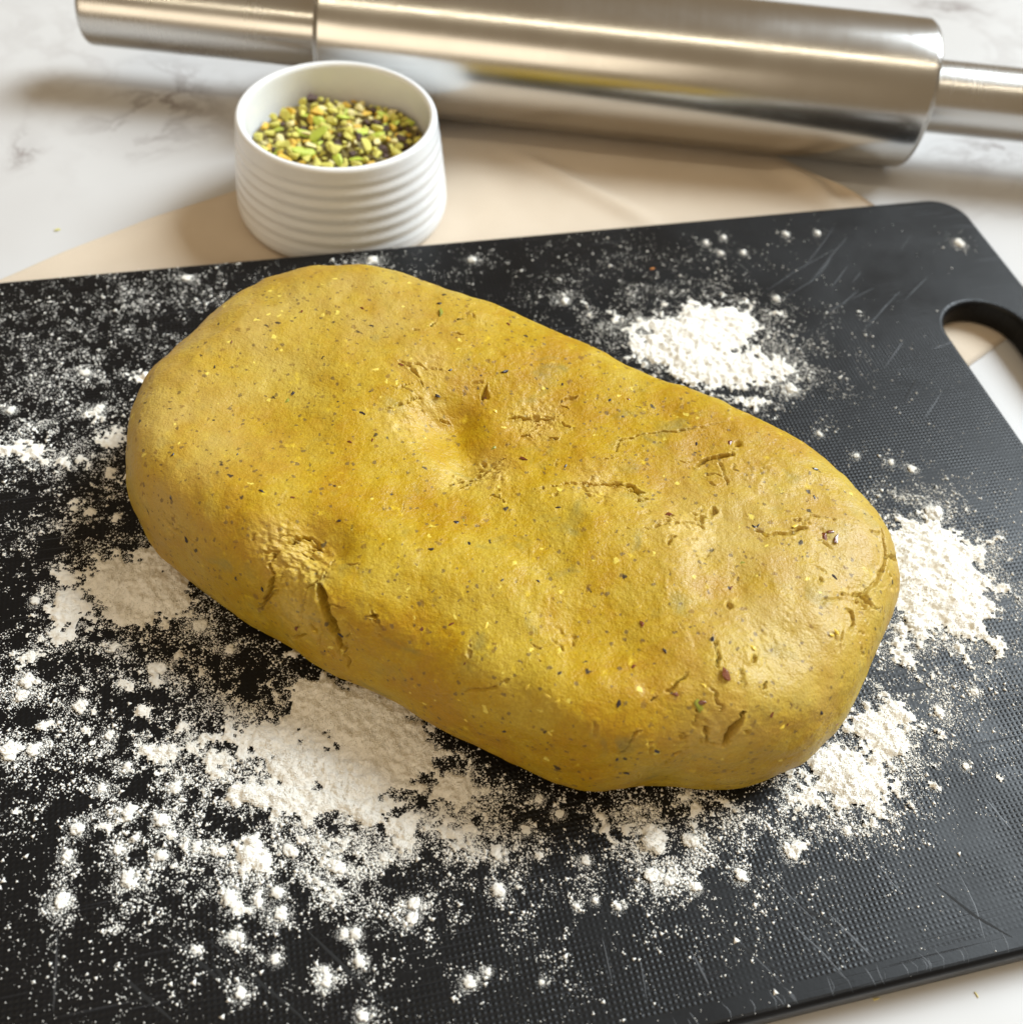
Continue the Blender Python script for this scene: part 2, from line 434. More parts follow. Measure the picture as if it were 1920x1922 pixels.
for a, b, wdt, amp in (((1010, 320), (1200, 415), .004, .0011), ((1440, 300), (1560, 395), .005, .0020), ((1500, 300), (1640, 395), .003, .0014), ((300, 430), (80, 520), .006, .0007)):
    A, B = unproj([a, b], 0)[:, :2]; d = B - A; L = np.linalg.norm(d); d /= L; q = P3[:, :2] - A
    s = q @ d; pdist = np.abs(q[:, 0] * d[1] - q[:, 1] * d[0])
    crease += amp * np.exp(-(pdist / wdt) ** 2) * np.clip((s + .02) / .02, 0, 1) * np.clip((L + .02 - s) / .02, 0, 1)
P3[:, 2] = .0003 + free * (wr * .0022 + 1.6 * crease)
top = P3.copy(); top[:, 2] += .0005
i, j = np.meshgrid(np.arange(nu - 1), np.arange(nv - 1), indexing='ij'); a = (i * nv + j).ravel()
Ft = np.stack([a, a + 1, a + nv + 1, a + nv], -1); n0 = len(P3)
border = [(k, 0) for k in range(nu)] + [(nu - 1, k) for k in range(1, nv)] + [(k, nv - 1) for k in range(nu - 2, -1, -1)] + [(0, k) for k in range(nv - 2, 0, -1)]
bi = np.array([p * nv + q for p, q in border]); bn = np.roll(bi, -1)
Fs = np.stack([bi, bn, bn + n0, bi + n0], -1)
cl = obj('cloth', mesh_np('cloth', np.vstack([P3, top]), np.vstack([Ft[:, ::-1], Ft + n0, Fs])), M['cloth'])
tag(cl, 'beige woven cloth lying under the black board and white ramekin', 'cloth')

# ------------------------------------------------------------------ rolling pin
PR, PY, PX0, PX1, HR = .0270, .382, -.0890, .1365, .0132
pin = empty('rolling_pin', ((PX0 + PX1) / 2, PY, .0008))
tag(pin, 'shiny stainless steel rolling pin lying behind the white ramekin', 'rolling pin')
PXC = (PX0 + PX1) / 2
def xlathe(name, prof, mat, seg=128):
    V, F = lathe([(r, x) for x, r in prof], seg)
    V = np.stack([V[:, 2] - PXC, V[:, 0], V[:, 1] + PR], -1)
    return obj(name, mesh_np(name, V, F[:, ::-1]), mat, pin)
def rounded(x0, x1, r, b, n=6):
    p = [(x0, 0.00005), (x0, r - b)] + [(x0 + b - b * math.cos(t), r - b + b * math.sin(t)) for t in np.linspace(0, h2, n)[1:]]
    p += [(x0 + (x1 - x0) * s, r) for s in np.linspace(.05, .95, 12)]
    p += [(x1 - b + b * math.sin(t), r - b + b * math.cos(t)) for t in np.linspace(0, h2, n)] + [(x1, 0.00005)]
    return p
xlathe('barrel', rounded(PX0, PX1, PR, .0011), M['steel'])
for x0, x1 in ((-.1830, PX0 + .001), (PX1 - .001, .2400)):
    xlathe('handle', rounded(x0, x1, HR, .0022), M['steel_handle'])
for xe, s in ((PX0, -1), (PX1, 1)):
    pr = [(xe + s * .0002, PR - .0007), (xe + s * .0008, PR - .0009), (xe + s * .0012, PR - .0016), (xe + s * .0008, PR - .0024), (xe + s * .0002, PR - .0026), (xe - s * .0004, PR - .0016), (xe + s * .0002, PR - .0007)]
    xlathe('end_ring', pr if s > 0 else pr[::-1], M['steel_edge'])
for x0 in (PX0 - .0016, PX1):
    xlathe('collar', rounded(x0, x0 + .0016, HR + .0012, .0004, 4), M['steel_edge'])

# ------------------------------------------------------------------ ramekin
RB, RH = .0372, .0370
prof = [(.00005, .0012), (.0310, .0012), (.0318, 0), (.0338, 0)]
prof += [(.0338 + .0034 * math.sin(t), .0040 - .0040 * math.cos(t)) for t in np.linspace(0, h2, 9)[1:]]
zs = np.linspace(.0045, RH - .0018, 110)
for z in zs:
    s = (z - .0045) / (RH - .0018 - .0045)
    r = .0373 - .0035 * s ** 1.15
    env = np.clip((z - .0050) / .003, 0, 1) * np.clip((.0335 - z) / .003, 0, 1)
    r += env * .00015 * math.sin(2 * math.pi * (z - .0055) / .0043)
    prof.append((r, z))
rr = prof[-1][0]
prof += [(rr - .0014 + .0014 * math.cos(t), RH - .0018 + .0017 * math.sin(t)) for t in np.linspace(0, math.pi, 12)[1:]]
prof += [(rr - .0028 + .0002 * s - .0004 * s, RH - .0018 - s * (RH - .0018 - .009)) for s in np.linspace(0, 1, 14)[1:]]
prof += [(.0300 - .006 * (1 - math.cos(t)), .0090 - .0045 * math.sin(t)) for t in np.linspace(0, h2, 6)[1:]] + [(.00005, .0045)]
V, F = lathe(prof, 200)
bowl = obj('ramekin', mesh_np('ramekin', V, F), M['porcelain'], None, (bowl_c[0], bowl_c[1], .0008))
tag(bowl, 'white ribbed porcelain ramekin holding chopped pistachios', 'ramekin')

# chopped pistachios: a bed of crumbs and single pieces heaped on it
def chunk(seed, flat=.7, long=1.35, npts=14, sub=1):
    r2 = np.random.default_rng(seed)
    p = r2.normal(size=(npts, 3)); p /= np.linalg.norm(p, axis=1)[:, None]
    p *= r2.uniform(.8, 1.0, (npts, 1)) * np.array([long, 1, flat])
    bm = bmesh.new(); vs = [bm.verts.new(q) for q in p]
    res = bmesh.ops.convex_hull(bm, input=vs)
    bmesh.ops.delete(bm, geom=[v for v in bm.verts if not v.link_faces], context='VERTS')
    bmesh.ops.bevel(bm, geom=list(bm.edges), offset=.07, segments=1, affect='EDGES', clamp_overlap=True)
    bmesh.ops.recalc_face_normals(bm, faces=bm.faces)
    bmesh.ops.triangulate(bm, faces=[f for f in bm.faces if len(f.verts) > 4])
    m = bpy.data.meshes.new('nut_chunk'); bm.to_mesh(m); bm.free()
    return m
MZ = .0248
def mound(x, y):
    r = math.hypot(x, y) / .0305
    return MZ + .0035 * (1 - r * r) + .0030 * (-y / .03) * .0 + .0012 * math.sin(x * 160 + 1) * math.cos(y * 140)
nr, ns = 26, 64
mv = [(0, 0, mound(0, 0) - .0022)]
for k in range(1, nr + 1):
    for q in range(ns):
        r = .0302 * k / nr; x, y = r * math.cos(q * 2 * math.pi / ns), r * math.sin(q * 2 * math.pi / ns)
        mv.append((x, y, mound(x, y) - .0022 + random.uniform(-.0006, .0006)))
for q in range(ns): mv.append((.0294 * math.cos(q * 2 * math.pi / ns), .0294 * math.sin(q * 2 * math.pi / ns), .0085))
mv.append((0, 0, .0060))
bm = bmesh.new(); vs = [bm.verts.new(v) for v in mv]
for q in range(ns): bm.faces.new((vs[0], vs[1 + q], vs[1 + (q + 1) % ns]))
for k in range(nr):
    for q in range(ns):
        a = 1 + k * ns + q; b = 1 + k * ns + (q + 1) % ns
        bm.faces.new((vs[a], vs[a + ns], vs[b + ns], vs[b]))
for q in range(ns): bm.faces.new((vs[1 + nr * ns + q], vs[-1], vs[1 + nr * ns + (q + 1) % ns]))
bed = obj('chopped_pistachio_crumbs', bm, M['nut_bed'], None, (bowl_c[0], bowl_c[1], .0008))
tag(bed, 'fine olive brown crumbs under the chopped pistachios in the ramekin', 'pistachio crumbs', kind='stuff')

VAR = [chunk(100 + i, random.uniform(.5, .85), random.uniform(1.1, 1.6), 11) for i in range(10)]
SLIV = [chunk(200 + i, .38, 1.9) for i in range(4)]
kinds = [('nut_green', .40, 'yellow-green chopped pistachio piece heaped in the white ramekin'),
         ('nut_yellow', .17, 'golden yellow chopped pistachio piece heaped in the white ramekin'),
         ('nut_pale', .15, 'pale cream-green chopped pistachio piece heaped in the white ramekin'),
         ('nut_skin', .09, 'dark purple-brown skinned pistachio piece heaped in the white ramekin'),
         ('nut_bright', .08, 'fresh green chopped pistachio sliver heaped in the white ramekin')]
cache = {}
def nut(mesh, mk):
    key = (mesh.name, mk)
    if key not in cache:
        c = mesh.copy(); c.materials.clear(); c.materials.append(M[mk]); cache[key] = c
    return cache[key]
placed = []
for n in range(4000):
    if len(placed) >= 290: break
    r = .0290 * math.sqrt(random.random()); a = random.uniform(0, 2 * math.pi); x, y = r * math.cos(a), r * math.sin(a)
    s = random.choice((.0012, .0015, .0019, .0022, .0025, .0028))
    if r + s > .0296 or any((x - u) ** 2 + (y - v) ** 2 < (.62 * (s + w)) ** 2 for u, v, w in placed): continue
    placed.append((x, y, s))
    # skins gather on the right-hand side of the bowl
    wts = [k[1] * ((2.2 if k[0] == 'nut_skin' else 1) if x > .006 else (.45 if k[0] == 'nut_skin' else 1)) for k in kinds]
    mk, _, lab = random.choices(kinds, wts)[0]
    me = random.choice(SLIV if mk == 'nut_bright' else VAR)
    o = bpy.data.objects.new('pistachio_piece', nut(me, mk)); COL.objects.link(o)
    o.location = (bowl_c[0] + x, bowl_c[1] + y, .0008 + mound(x, y) - .0016 + s * random.uniform(.3, .9))
    o.rotation_euler = (random.uniform(-.6, .6), random.uniform(-.6, .6), random.uniform(0, 6.28)); o.scale = (s, s, s)
    tag(o, lab, 'pistachio', 'chopped pistachios in the ramekin')
o = bpy.data.objects.new('pistachio_piece', nut(SLIV[1], 'nut_bright')); COL.objects.link(o)
c = unproj((606, 238), .0275)[0]; o.location = (c[0], c[1], .0285); o.scale = (.0026, .0026, .0030); o.rotation_euler = (.5, .25, -.5)
tag(o, 'largest fresh green pistachio slice lying on top of the nuts in the ramekin', 'pistachio', 'chopped pistachios in the ramekin')

# ------------------------------------------------------------------ dough
DC = np.array([-.00136, .15976]); DH, DE, DZB, DINS = .037, .0225, .011, .0038
DR = np.array([.0929, .0883, .083, .078, .0732, .0687, .0647, .0617, .0594, .0574, .0559, .0549, .0545, .0546, .055, .0556, .0567, .0582,
               .0603, .0628, .066, .0695, .073, .0769, .0815, .0867, .0921, .0964, .099, .0999, .0999, .0995, .0993, .0994, .0993, .0985,
               .0968, .0939, .0893, .0839, .0785, .0738, .0696, .066, .0633, .0616, .0599, .0582, .057, .0563, .0564, .0571, .058, .0592,
               .0608, .063, .0659, .0692, .0721, .0744, .0766, .08, .0851, .0896, .092, .0932, .0941, .0948, .0956, .0964, .0968, .0958])
def periodic(th):
    """smooth periodic interpolation (Catmull-Rom) of the plan radius"""
    n = len(DR); u = (th / (2 * np.pi) * n) % n; i = np.floor(u).astype(int); f = u - i
    p0, p1, p2, p3 = DR[(i - 1) % n], DR[i % n], DR[(i + 1) % n], DR[(i + 2) % n]
    return p1 + .5 * f * (p2 - p0 + f * (2 * p0 - 5 * p1 + 4 * p2 - p3 + f * (3 * (p1 - p2) + p3 - p0)))
nth = 1400
th = np.linspace(0, 2 * np.pi, nth, endpoint=False); Rr = periodic(th)
ring = [(DINS * (1 - (1 - (1 - t) ** 2)), DZB * t, 0.) for t in np.linspace(0, 1, 34)]
e = 2 / 2.9
ring += [(DE * (1 - math.cos(t) ** e), DZB + (DH - DZB) * math.sin(t) ** e, 0.) for t in np.linspace(0, h2, 150)[1:]]
ins = np.array([r[0] for r in ring]); zr = np.array([r[1] for r in ring])
k = np.linspace(0, 1, 205)[1:] ** .9
rad = np.vstack([Rr[None] - ins[:, None], (Rr[None] - DE) * (1 - k[:, None] * .999)])
hz = np.concatenate([zr, DH + 0 * k])
DP = np.stack([DC[0] + rad * np.cos(th), DC[1] + rad * np.sin(th), np.broadcast_to(BZ1 + hz[:, None], rad.shape)], -1)
NR = DP.shape[0]

def normals(G):
    dt = np.roll(G, -1, 1) - np.roll(G, 1, 1); dr = np.gradient(G, axis=0)
    n = np.cross(dt, dr); l = np.linalg.norm(n, axis=-1, keepdims=True); n = n / np.maximum(l, 1e-12)
    n[-2:] = (0, 0, 1)
    return n
N0 = normals(DP)
P = DP.reshape(-1, 3); N = N0.reshape(-1, 3)
px, w_ = proj(P)
view = ((EYE - P) / np.linalg.norm(EYE - P, axis=1)[:, None] * N).sum(1)
vis = np.where(view > .04)[0]
def on_dough(q):
    """surface point of the dough seen at a photograph pixel"""
    d = ((px[vis] - np.asarray(q)) ** 2).sum(1); return vis[d.argmin()]
zrel = P[:, 2] - BZ1
fade = np.clip(zrel / .006, 0, 1)
disp = np.zeros(len(P)); crumb = np.zeros(len(P))
# broad hand-pressed unevenness
disp += fade * (.0012 * fbm(P, 30, 2, 3) + .0011 * fbm(P, 75, 3, 11))
def dent(q, r, depth, q2=None, asp=1.0):
    global disp
    A = P[on_dough(q)]; B = P[on_dough(q2)] if q2 else A
    d = B - A; L2 = max((d ** 2).sum(), 1e-12)
    s = np.clip(((P - A) @ d) / L2, 0, 1)
    dist = np.linalg.norm(P - (A + s[:, None] * d), axis=1)
    disp = disp - depth * np.exp(-(dist / r) ** 2) * fade
dent((840, 785), .0072, .0048, (880, 850)); dent((870, 770), .0040, .0012)
dent((585, 1012), .0062, .0040, (620, 1025)); dent((545, 1075), .006, .0012)
dent((500, 780), .018, .0026); dent((760, 930), .016, .0018, (960, 960)); dent((990, 790), .014, .0022)
dent((760, 1030), .010, -.0012, (940, 1070)); dent((900, 1180), .013, .0022, (760, 1120)); dent((1060, 1190), .011, .0026, (1140, 1230))
dent((1120, 1000), .012, -.0012, (1250, 1060)); dent((1260, 880), .012, .0014, (1180, 800)); dent((700, 690), .02, -.0014, (520, 640))
dent((1000, 1330), .016, -.0014, (1150, 1380)); dent((1240, 1475), .006, .0012); dent((540, 1215), .004, .0022); dent((690, 1180), .010, -.0012)
dent((1030, 870), .007, .0012, (1120, 905)); dent((1170, 690), .012, .0010); dent((650, 1200), .006, .0010); dent((900, 740), .006, .0010)
dent((480, 860), .010, -.0010); dent((1500, 1030), .02, -.0008)

# cracks: pixel polylines, width and depth in metres; edges stay crisp and a little torn
wig = 0.00085 * np.stack([fbm(P, 460, 3, 21, .65), fbm(P, 460, 3, 22, .65), fbm(P, 460, 3, 23, .65)], -1)
Pw = P + wig
def crack(pts, wdt, depth, lip=.10):
    global disp, crumb
    ids = [on_dough(q) for q in pts]
    Q = P[ids]
    lo, hi = Q.min(0) - .006, Q.max(0) + .006
    m = np.where(((P > lo) & (P < hi)).all(1))[0]
    if len(m) == 0: return
    best = np.full(len(m), 9.0); tt = np.zeros(len(m)); n = len(Q) - 1
    for i in range(n):
        d = Q[i + 1] - Q[i]; L2 = max((d ** 2).sum(), 1e-12)
        s = np.clip(((Pw[m] - Q[i]) @ d) / L2, 0, 1)
        dist = np.linalg.norm(Pw[m] - (Q[i] + s[:, None] * d), axis=1)
        up = dist < best; best[up] = dist[up]; tt[up] = (i + s[up]) / n
    wl = wdt * .5 * (.25 + .75 * np.sin(np.pi * np.clip(tt * .9 + .06, 0, 1)) ** .7)
    wl = wl * np.clip(1 + .5 * vnoise(P[m], 260, 29), .6, 1.6)
    g = np.clip(1.25 - best / wl, 0, 1); g = g * g * (3 - 2 * g)
    disp[m] -= depth * g
    disp[m] += depth * lip * np.exp(-((best - wl * 1.5) / (wl * .9)) ** 2) * (best > wl * .8)
    crumb[m] = np.maximum(crumb[m], .35 * np.exp(-(best / (wl * 2)) ** 2))
for pts, wd, dp in (
    ([(1303, 874), (1325, 861), (1345, 858), (1370, 851), (1382, 836)], .0011, .0018), ([(1165, 822), (1210, 808), (1290, 806), (1365, 792)], .0005, .0004),
    ([(1155, 850), (1162, 825), (1170, 815)], .0006, .0005), ([(1095, 905), (1150, 905), (1190, 912), (1200, 932)], .0008, .0007), ([(1105, 912), (1112, 890)], .0007, .0005),
    ([(1170, 1002), (1250, 990), (1310, 984), (1322, 1002)], .0006, .0006), ([(1250, 1032), (1256, 1018), (1264, 1008)], .0009, .0008), ([(1316, 985), (1318, 972)], .0005, .0005),
    ([(1412, 1000), (1440, 1011), (1480, 1008), (1505, 990), (1520, 972), (1560, 976), (1602, 986)], .0008, .0009),
    ([(1648, 990), (1660, 1022), (1662, 1050), (1645, 1090), (1620, 1114)], .0012, .0011), ([(1630, 1000), (1650, 1002)], .0007, .0006), ([(1662, 1045), (1674, 1046), (1686, 1054)], .0011, .0009),
    ([(1580, 1118), (1604, 1120), (1622, 1116), (1634, 1136), (1648, 1144)], .0010, .0010), ([(1582, 1135), (1600, 1150), (1602, 1170), (1590, 1185)], .0010, .0009), ([(1535, 1138), (1552, 1130), (1578, 1128)], .0005, .0005),
    ([(1341, 1208), (1344, 1230), (1346, 1258)], .0006, .0008), ([(1360, 1402), (1364, 1380), (1376, 1362), (1392, 1334)], .0013, .0022), ([(1332, 1396), (1324, 1370), (1320, 1355)], .0009, .0012),
    ([(1250, 1424), (1262, 1410), (1286, 1402)], .0008, .0008), ([(1222, 1312), (1250, 1298), (1292, 1262)], .0005, .0006), ([(1287, 1395), (1287, 1370)], .0006, .0006), ([(1390, 1265), (1398, 1290)], .0006, .0005), ([(1455, 1290), (1458, 1262)], .0005, .0005),
    ([(1368, 1130), (1368, 1150)], .0012, .0008), ([(1382, 1100), (1386, 1085)], .0006, .0005), ([(1310, 1320), (1300, 1352)], .0005, .0006),
    ([(484, 1155), (494, 1128), (508, 1112), (510, 1080), (504, 1062), (512, 1040)], .0011, .0016), ([(546, 1210), (550, 1195), (572, 1190), (588, 1188)], .0009, .0012),
    ([(600, 1096), (610, 1128), (620, 1160), (632, 1190), (642, 1222)], .0021, .0030), ([(642, 1222), (655, 1240), (654, 1260)], .0008, .0010), ([(568, 1110), (582, 1100), (598, 1088), (608, 1060), (622, 1036)], .0007, .0009),
    ([(534, 1018), (552, 1004), (580, 994)], .0009, .0012), ([(560, 1186), (566, 1160), (572, 1120)], .0005, .0005), ([(648, 1052), (680, 1056)], .0005, .0004),
    ([(728, 768), (760, 757), (795, 742)], .0008, .0010), ([(742, 684), (790, 694), (842, 703)], .0007, .0006), ([(905, 742), (913, 718)], .0010, .0010), ([(886, 718), (910, 716)], .0005, .0005),
    ([(940, 778), (965, 772), (1000, 772), (1040, 778)], .0008, .0009), ([(860, 905), (892, 880), (925, 858), (948, 845)], .0007, .0008), ([(930, 880), (945, 862)], .0007, .0008),
    ([(1000, 915), (1060, 905), (1105, 908)], .0006, .0005), ([(765, 625), (785, 628)], .0008, .0006), ([(805, 620), (825, 600)], .0008, .0006),
    ([(308, 962), (313, 985), (322, 994), (338, 990)], .0006, .0006), ([(318, 996), (316, 1012)], .0009, .0009), ([(1045, 870), (1050, 850)], .0005, .0005), ([(470, 1015), (480, 1000)], .0006, .0006),
    ([(1060, 1235), (1052, 1200), (1030, 1180)], .0004, .0004), ([(960, 1270), (930, 1290), (870, 1296)], .0004, .0005), ([(875, 1240), (880, 1212)], .0005, .0005),
    ([(1115, 1380), (1120, 1350)], .0005, .0005), ([(1395, 780), (1412, 770)], .0005, .0004)):
    crack(pts, max(.0008, wd * 1.1), max(.0007, dp * 1.45))
for (cx, cy, sp, n, base) in ((770, 720, 60, 5, 0), (1010, 785, 70, 8, 0), (900, 880, 60, 6, 30), (1150, 905, 70, 8, 10), (1290, 1010, 70, 8, 0), (1480, 1000, 60, 6, 0), (1610, 1110, 55, 9, 60), (1590, 1200, 50, 5, 80),
                              (1340, 1370, 60, 9, 70), (1200, 1400, 60, 5, 60), (540, 1110, 45, 8, 75), (620, 1170, 40, 5, 80), (545, 1020, 40, 6, 20), (860, 600, 60, 4, 0), (1330, 860, 60, 6, 20), (700, 1150, 60, 4, 50), (1050, 1200, 70, 4, 60), (330, 1000, 30, 4, 60), (1400, 1280, 60, 5, 80)):
    for _ in range(n):                                    # fine jagged tears clustered where the dough was pressed and stretched
        x, y = random.gauss(cx, sp * .6), random.gauss(cy, sp * .4); a = R(base + random.gauss(0, 28)); l = random.uniform(8, 26); pts = [(x, y)]
        for k in range(random.randint(2, 4)):
            a2 = a + random.uniform(-.7, .7); x += l * .6 * math.cos(a2); y += l * .6 * math.sin(a2); pts.append((x, y))
        crack(pts, random.uniform(.0005, .0010), random.uniform(.0004, .0011), .15)
def pit(q, r, depth):
    global disp
    c = P[on_dough(q)]; d = np.linalg.norm(Pw - c, axis=1); disp = disp - depth * np.exp(-(d / r) ** 4)
pit((1007, 772), .0011, .0016); pit((912, 735), .0010, .0010); pit((1385, 836), .0009, .0014); pit((590, 1178), .0010, .0014); pit((320, 1003), .0008, .0009); pit((318, 985), .0006, .0006)
# torn, crumbly places
def tear(q, r, amp):
    global disp, crumb
    c = P[on_dough(q)]; d = np.linalg.norm(P - c, axis=1); g = np.exp(-(d / r) ** 2)
    m = np.where(g > .03)[0]
    f1 = fbm(P[m], 600, 4, 31, .65); f2 = np.abs(fbm(P[m], 260, 2, 37))
    disp[m] += g[m] * amp * .9 * (1.2 * f1 - .9 * np.clip(.25 - f2, 0, 1) * 3); crumb[m] = np.maximum(crumb[m], g[m] * np.clip(.75 + .5 * f1, 0, 1))
for q, r, am in (((760, 790), .006, .0005), ((850, 880), .005, .0005), ((800, 755), .004, .0005), ((545, 1045), .007, .0005), ((510, 1010), .005, .0006), ((580, 1060), .006, .0006),
                 ((560, 1150), .007, .0004), ((1120, 910), .006, .0006), ((1010, 780), .007, .0006), ((1290, 1000), .006, .0004), ((920, 870), .006, .0006), ((800, 690), .006, .0004), ((1340, 1380), .009, .0003)):
    tear(q, r, am)
# glossy finger drags
for pts in ([(1440, 862), (1432, 890), (1420, 930)], [(1448, 858), (1438, 905)], [(1414, 868), (1410, 902)], [(1400, 880), (1398, 905)], [(1395, 1180), (1398, 1230), (1405, 1262)], [(1432, 1170), (1440, 1225)],
            [(1450, 1180), (1462, 1225)], [(1470, 1195), (1472, 1240)], [(1480, 1110), (1476, 1190), (1482, 1240)], [(1420, 1200), (1425, 1250)], [(1245, 1090), (1250, 1125)], [(1310, 1040), (1312, 1070)],
            [(478, 905), (498, 884)], [(526, 942), (540, 922)], [(722, 952), (726, 938)], [(752, 955), (758, 936)], [(1275, 770), (1285, 745)], [(1362, 800), (1370, 770)], [(1270, 1170), (1300, 1225)]):
    crack(pts, .00045, .00028, .7)
# fine surface grain
disp += fade * (.00009 * fbm(P, 900, 2, 41) + .00012 * fbm(P, 300, 2, 43))
top_mask = np.clip(zrel / .002, 0, 1)
P2 = P + N * (disp * top_mask)[:, None]
P2[:, 2] = np.maximum(P2[:, 2], BZ1 + .00015 + 0 * P2[:, 2])
i, j = np.meshgrid(np.arange(NR - 1), np.arange(nth), indexing='ij')
a = (i * nth + j).ravel(); b = (i * nth + (j + 1) % nth).ravel()
DF = np.stack([a, b, b + nth, a + nth], -1)
dm = mesh_np('dough', P2, DF)
at = dm.attributes.new('crumb', 'FLOAT', 'POINT'); at.data.foreach_set('value', np.clip(crumb, 0, 1).astype(np.float32))
pale_mask = np.zeros(len(P))                                    # the skin colour is paler towards both ends
for q_, r_ in (((330, 780), .026), ((480, 600), .026), ((720, 570), .022), ((1610, 1060), .024), ((1500, 1180), .022), ((1400, 1010), .020), ((300, 950), .018)):
    pale_mask = np.maximum(pale_mask, np.exp(-(np.linalg.norm(P - P[on_dough(q_)], axis=1) / r_) ** 2))
pale_mask = np.clip(pale_mask * (.9 + .7 * fbm(P, 120, 3, 91)), 0, 1)
at = dm.attributes.new('pale_mask', 'FLOAT', 'POINT'); at.data.foreach_set('value', pale_mask.astype(np.float32))
# flat underside
bmv = len(P2)
dough = empty('dough', (float(DC[0]), float(DC[1]), BZ1))
tag(dough, 'oblong slab of ochre yellow pistachio dough on the floured black board', 'dough')
body = obj('dough_body', dm, M['dough'], dough); body.location = (-DC[0], -DC[1], -BZ1)
SN = N

BITS = [chunk(300 + q, .55, 1.4, 12) for q in range(6)]
def bit(q, spx, mk, name='nut_bit', label=None, lift=.15):
    i0 = on_dough(q)
    p = Vector(P2[i0]); n = Vector(SN[i0]); s = spx * .5 * np.linalg.norm(P2[i0] - EYE) / FPX
    o = bpy.data.objects.new(name, nut(random.choice(BITS), mk)); COL.objects.link(o); o.parent = dough
    o.location = p + n * s * lift - Vector((DC[0], DC[1], BZ1))
    qn = n.to_track_quat('Z', 'Y'); o.rotation_mode = 'QUATERNION'
    o.rotation_quaternion = qn @ Matrix.Rotation(random.uniform(0, 6.28), 3, 'Z').to_quaternion()
    o.scale = (s, s * random.uniform(.6, .95), s * .7)
    if label: o['label'] = label
    return o
bit((1355, 1271), 26, 'bit_brown', label='shiny red-brown nut piece', lift=.4)
bit((1310, 1325), 28, 'bit_green', label='olive nut piece sunk in a pit', lift=.1); bit((1318, 1316), 16, 'bit_brown')
bit((1546, 1010), 26, 'bit_brown', label='glossy brown nut skin', lift=.2); bit((1566, 1016), 22, 'bit_brown'); bit((1556, 1004), 14, 'bit_brown')
bit((826, 590), 22, 'bit_green', label='green pistachio bit'); bit((824, 571), 9, 'bit_dark')
bit((1565, 1190), 14, 'bit_yellow', lift=.4); bit((1558, 1194), 9, 'bit_yellow', lift=.4); bit((1487, 996), 11, 'bit_yellow', lift=.4); bit((1412, 1222), 12, 'bit_yellow', lift=.3)
for x, y, s in ((947, 700, 15), (680, 585, 10), (567, 590, 7), (680, 778, 13), (752, 692, 11), (547, 732, 10), (820, 738, 13), (985, 850, 16), (1022, 775, 12), (1372, 832, 16), (1565, 1087, 13),
                (350, 1013, 13), (637, 973, 10), (855, 972, 12), (882, 1015, 10), (808, 1028, 11), (1162, 1322, 14), (1267, 1303, 14), (1192, 1247, 10), (1248, 1222, 12), (1205, 1168, 13), (1048, 950, 11),
                (1302, 706, 8), (1530, 882, 12), (1335, 1207, 11), (1372, 1105, 10), (1450, 1340, 12), (1230, 1400, 14), (1175, 1440, 13), (1158, 1415, 9), (558, 1178, 13), (640, 1192, 12), (610, 1220, 9),
                (445, 1085, 8), (493, 1105, 11), (842, 1166, 12), (783, 1183, 10), (868, 1248, 7), (950, 1365, 10), (1545, 1340, 10), (1570, 1358, 8), (1483, 1363, 8), (925, 1290, 8), (1254, 968, 12),
                (1308, 830, 9), (1412, 993, 10), (1420, 992, 9), (1528, 935, 9), (1062, 868, 9), (658, 828, 9), (320, 935, 9), (322, 850, 8), (445, 850, 6), (397, 780, 6), (405, 690, 8), (435, 645, 8), (845, 700, 9),
                (913, 733, 8), (1110, 650, 8), (1070, 627, 8), (955, 602, 9), (1180, 742, 8), (1056, 716, 7), (1145, 745, 8), (1010, 1085, 8), (490, 925, 10), (548, 935, 8), (700, 825, 9)):
    bit((x, y), s * 1.0, 'bit_dark' if random.random() < .72 else 'bit_brown', lift=random.uniform(-.05, .15))
for x, y, s in ((540, 740, 20), (1425, 1050, 20), (1395, 985, 16), (640, 800, 16), (860, 1160, 14), (870, 965, 14), (1395, 1060, 14), (1290, 1185, 12), (930, 820, 16), (1000, 1190, 12)):
    bit((x, y), s, 'bit_green', lift=-.25)
for x, y, s in ((912, 1165, 14), (880, 1345, 11), (1030, 1305, 13), (1048, 1313, 12), (990, 1290, 14), (740, 770, 6), (865, 1310, 8), (1210, 1385, 10), (1470, 1370, 14), (930, 760, 10), (570, 1095, 8), (605, 1180, 9), (590, 1186, 10), (1035, 1370, 12), (1320, 1290, 12)):
    bit((x, y), s, 'bit_yellow', lift=.0)

# ------------------------------------------------------------------ flour
dpoly_t = np.linspace(0, 2 * np.pi, 720, endpoint=False)
def in_dough(P, margin=.0):
    d = P[:, :2] - DC; a = np.arctan2(d[:, 1], d[:, 0]) % (2 * np.pi)
    return np.hypot(d[:, 0], d[:, 1]) < periodic(a) - DINS - margin
def on_board(P, m=.001):
    b = to_board(P)
    ok = (b[:, 0] > BX0 + m) & (b[:, 0] < BX1 - m) & (b[:, 1] > BY0 + m) & (b[:, 1] < BY1 - m)
    cy = np.clip(b[:, 1], SY0, SY1)
    ok &= np.hypot(b[:, 0] - SX, b[:, 1] - cy) > SR + m
    cx = np.abs(b[:, 0] - (BX0 + BX1) / 2) - ((BX1 - BX0) / 2 - rc); cy = np.abs(b[:, 1] - (BY0 + BY1) / 2) - ((BY1 - BY0) / 2 - rc)
    return ok & ~((cx > 0) & (cy > 0) & (np.hypot(cx, cy) > rc - m))
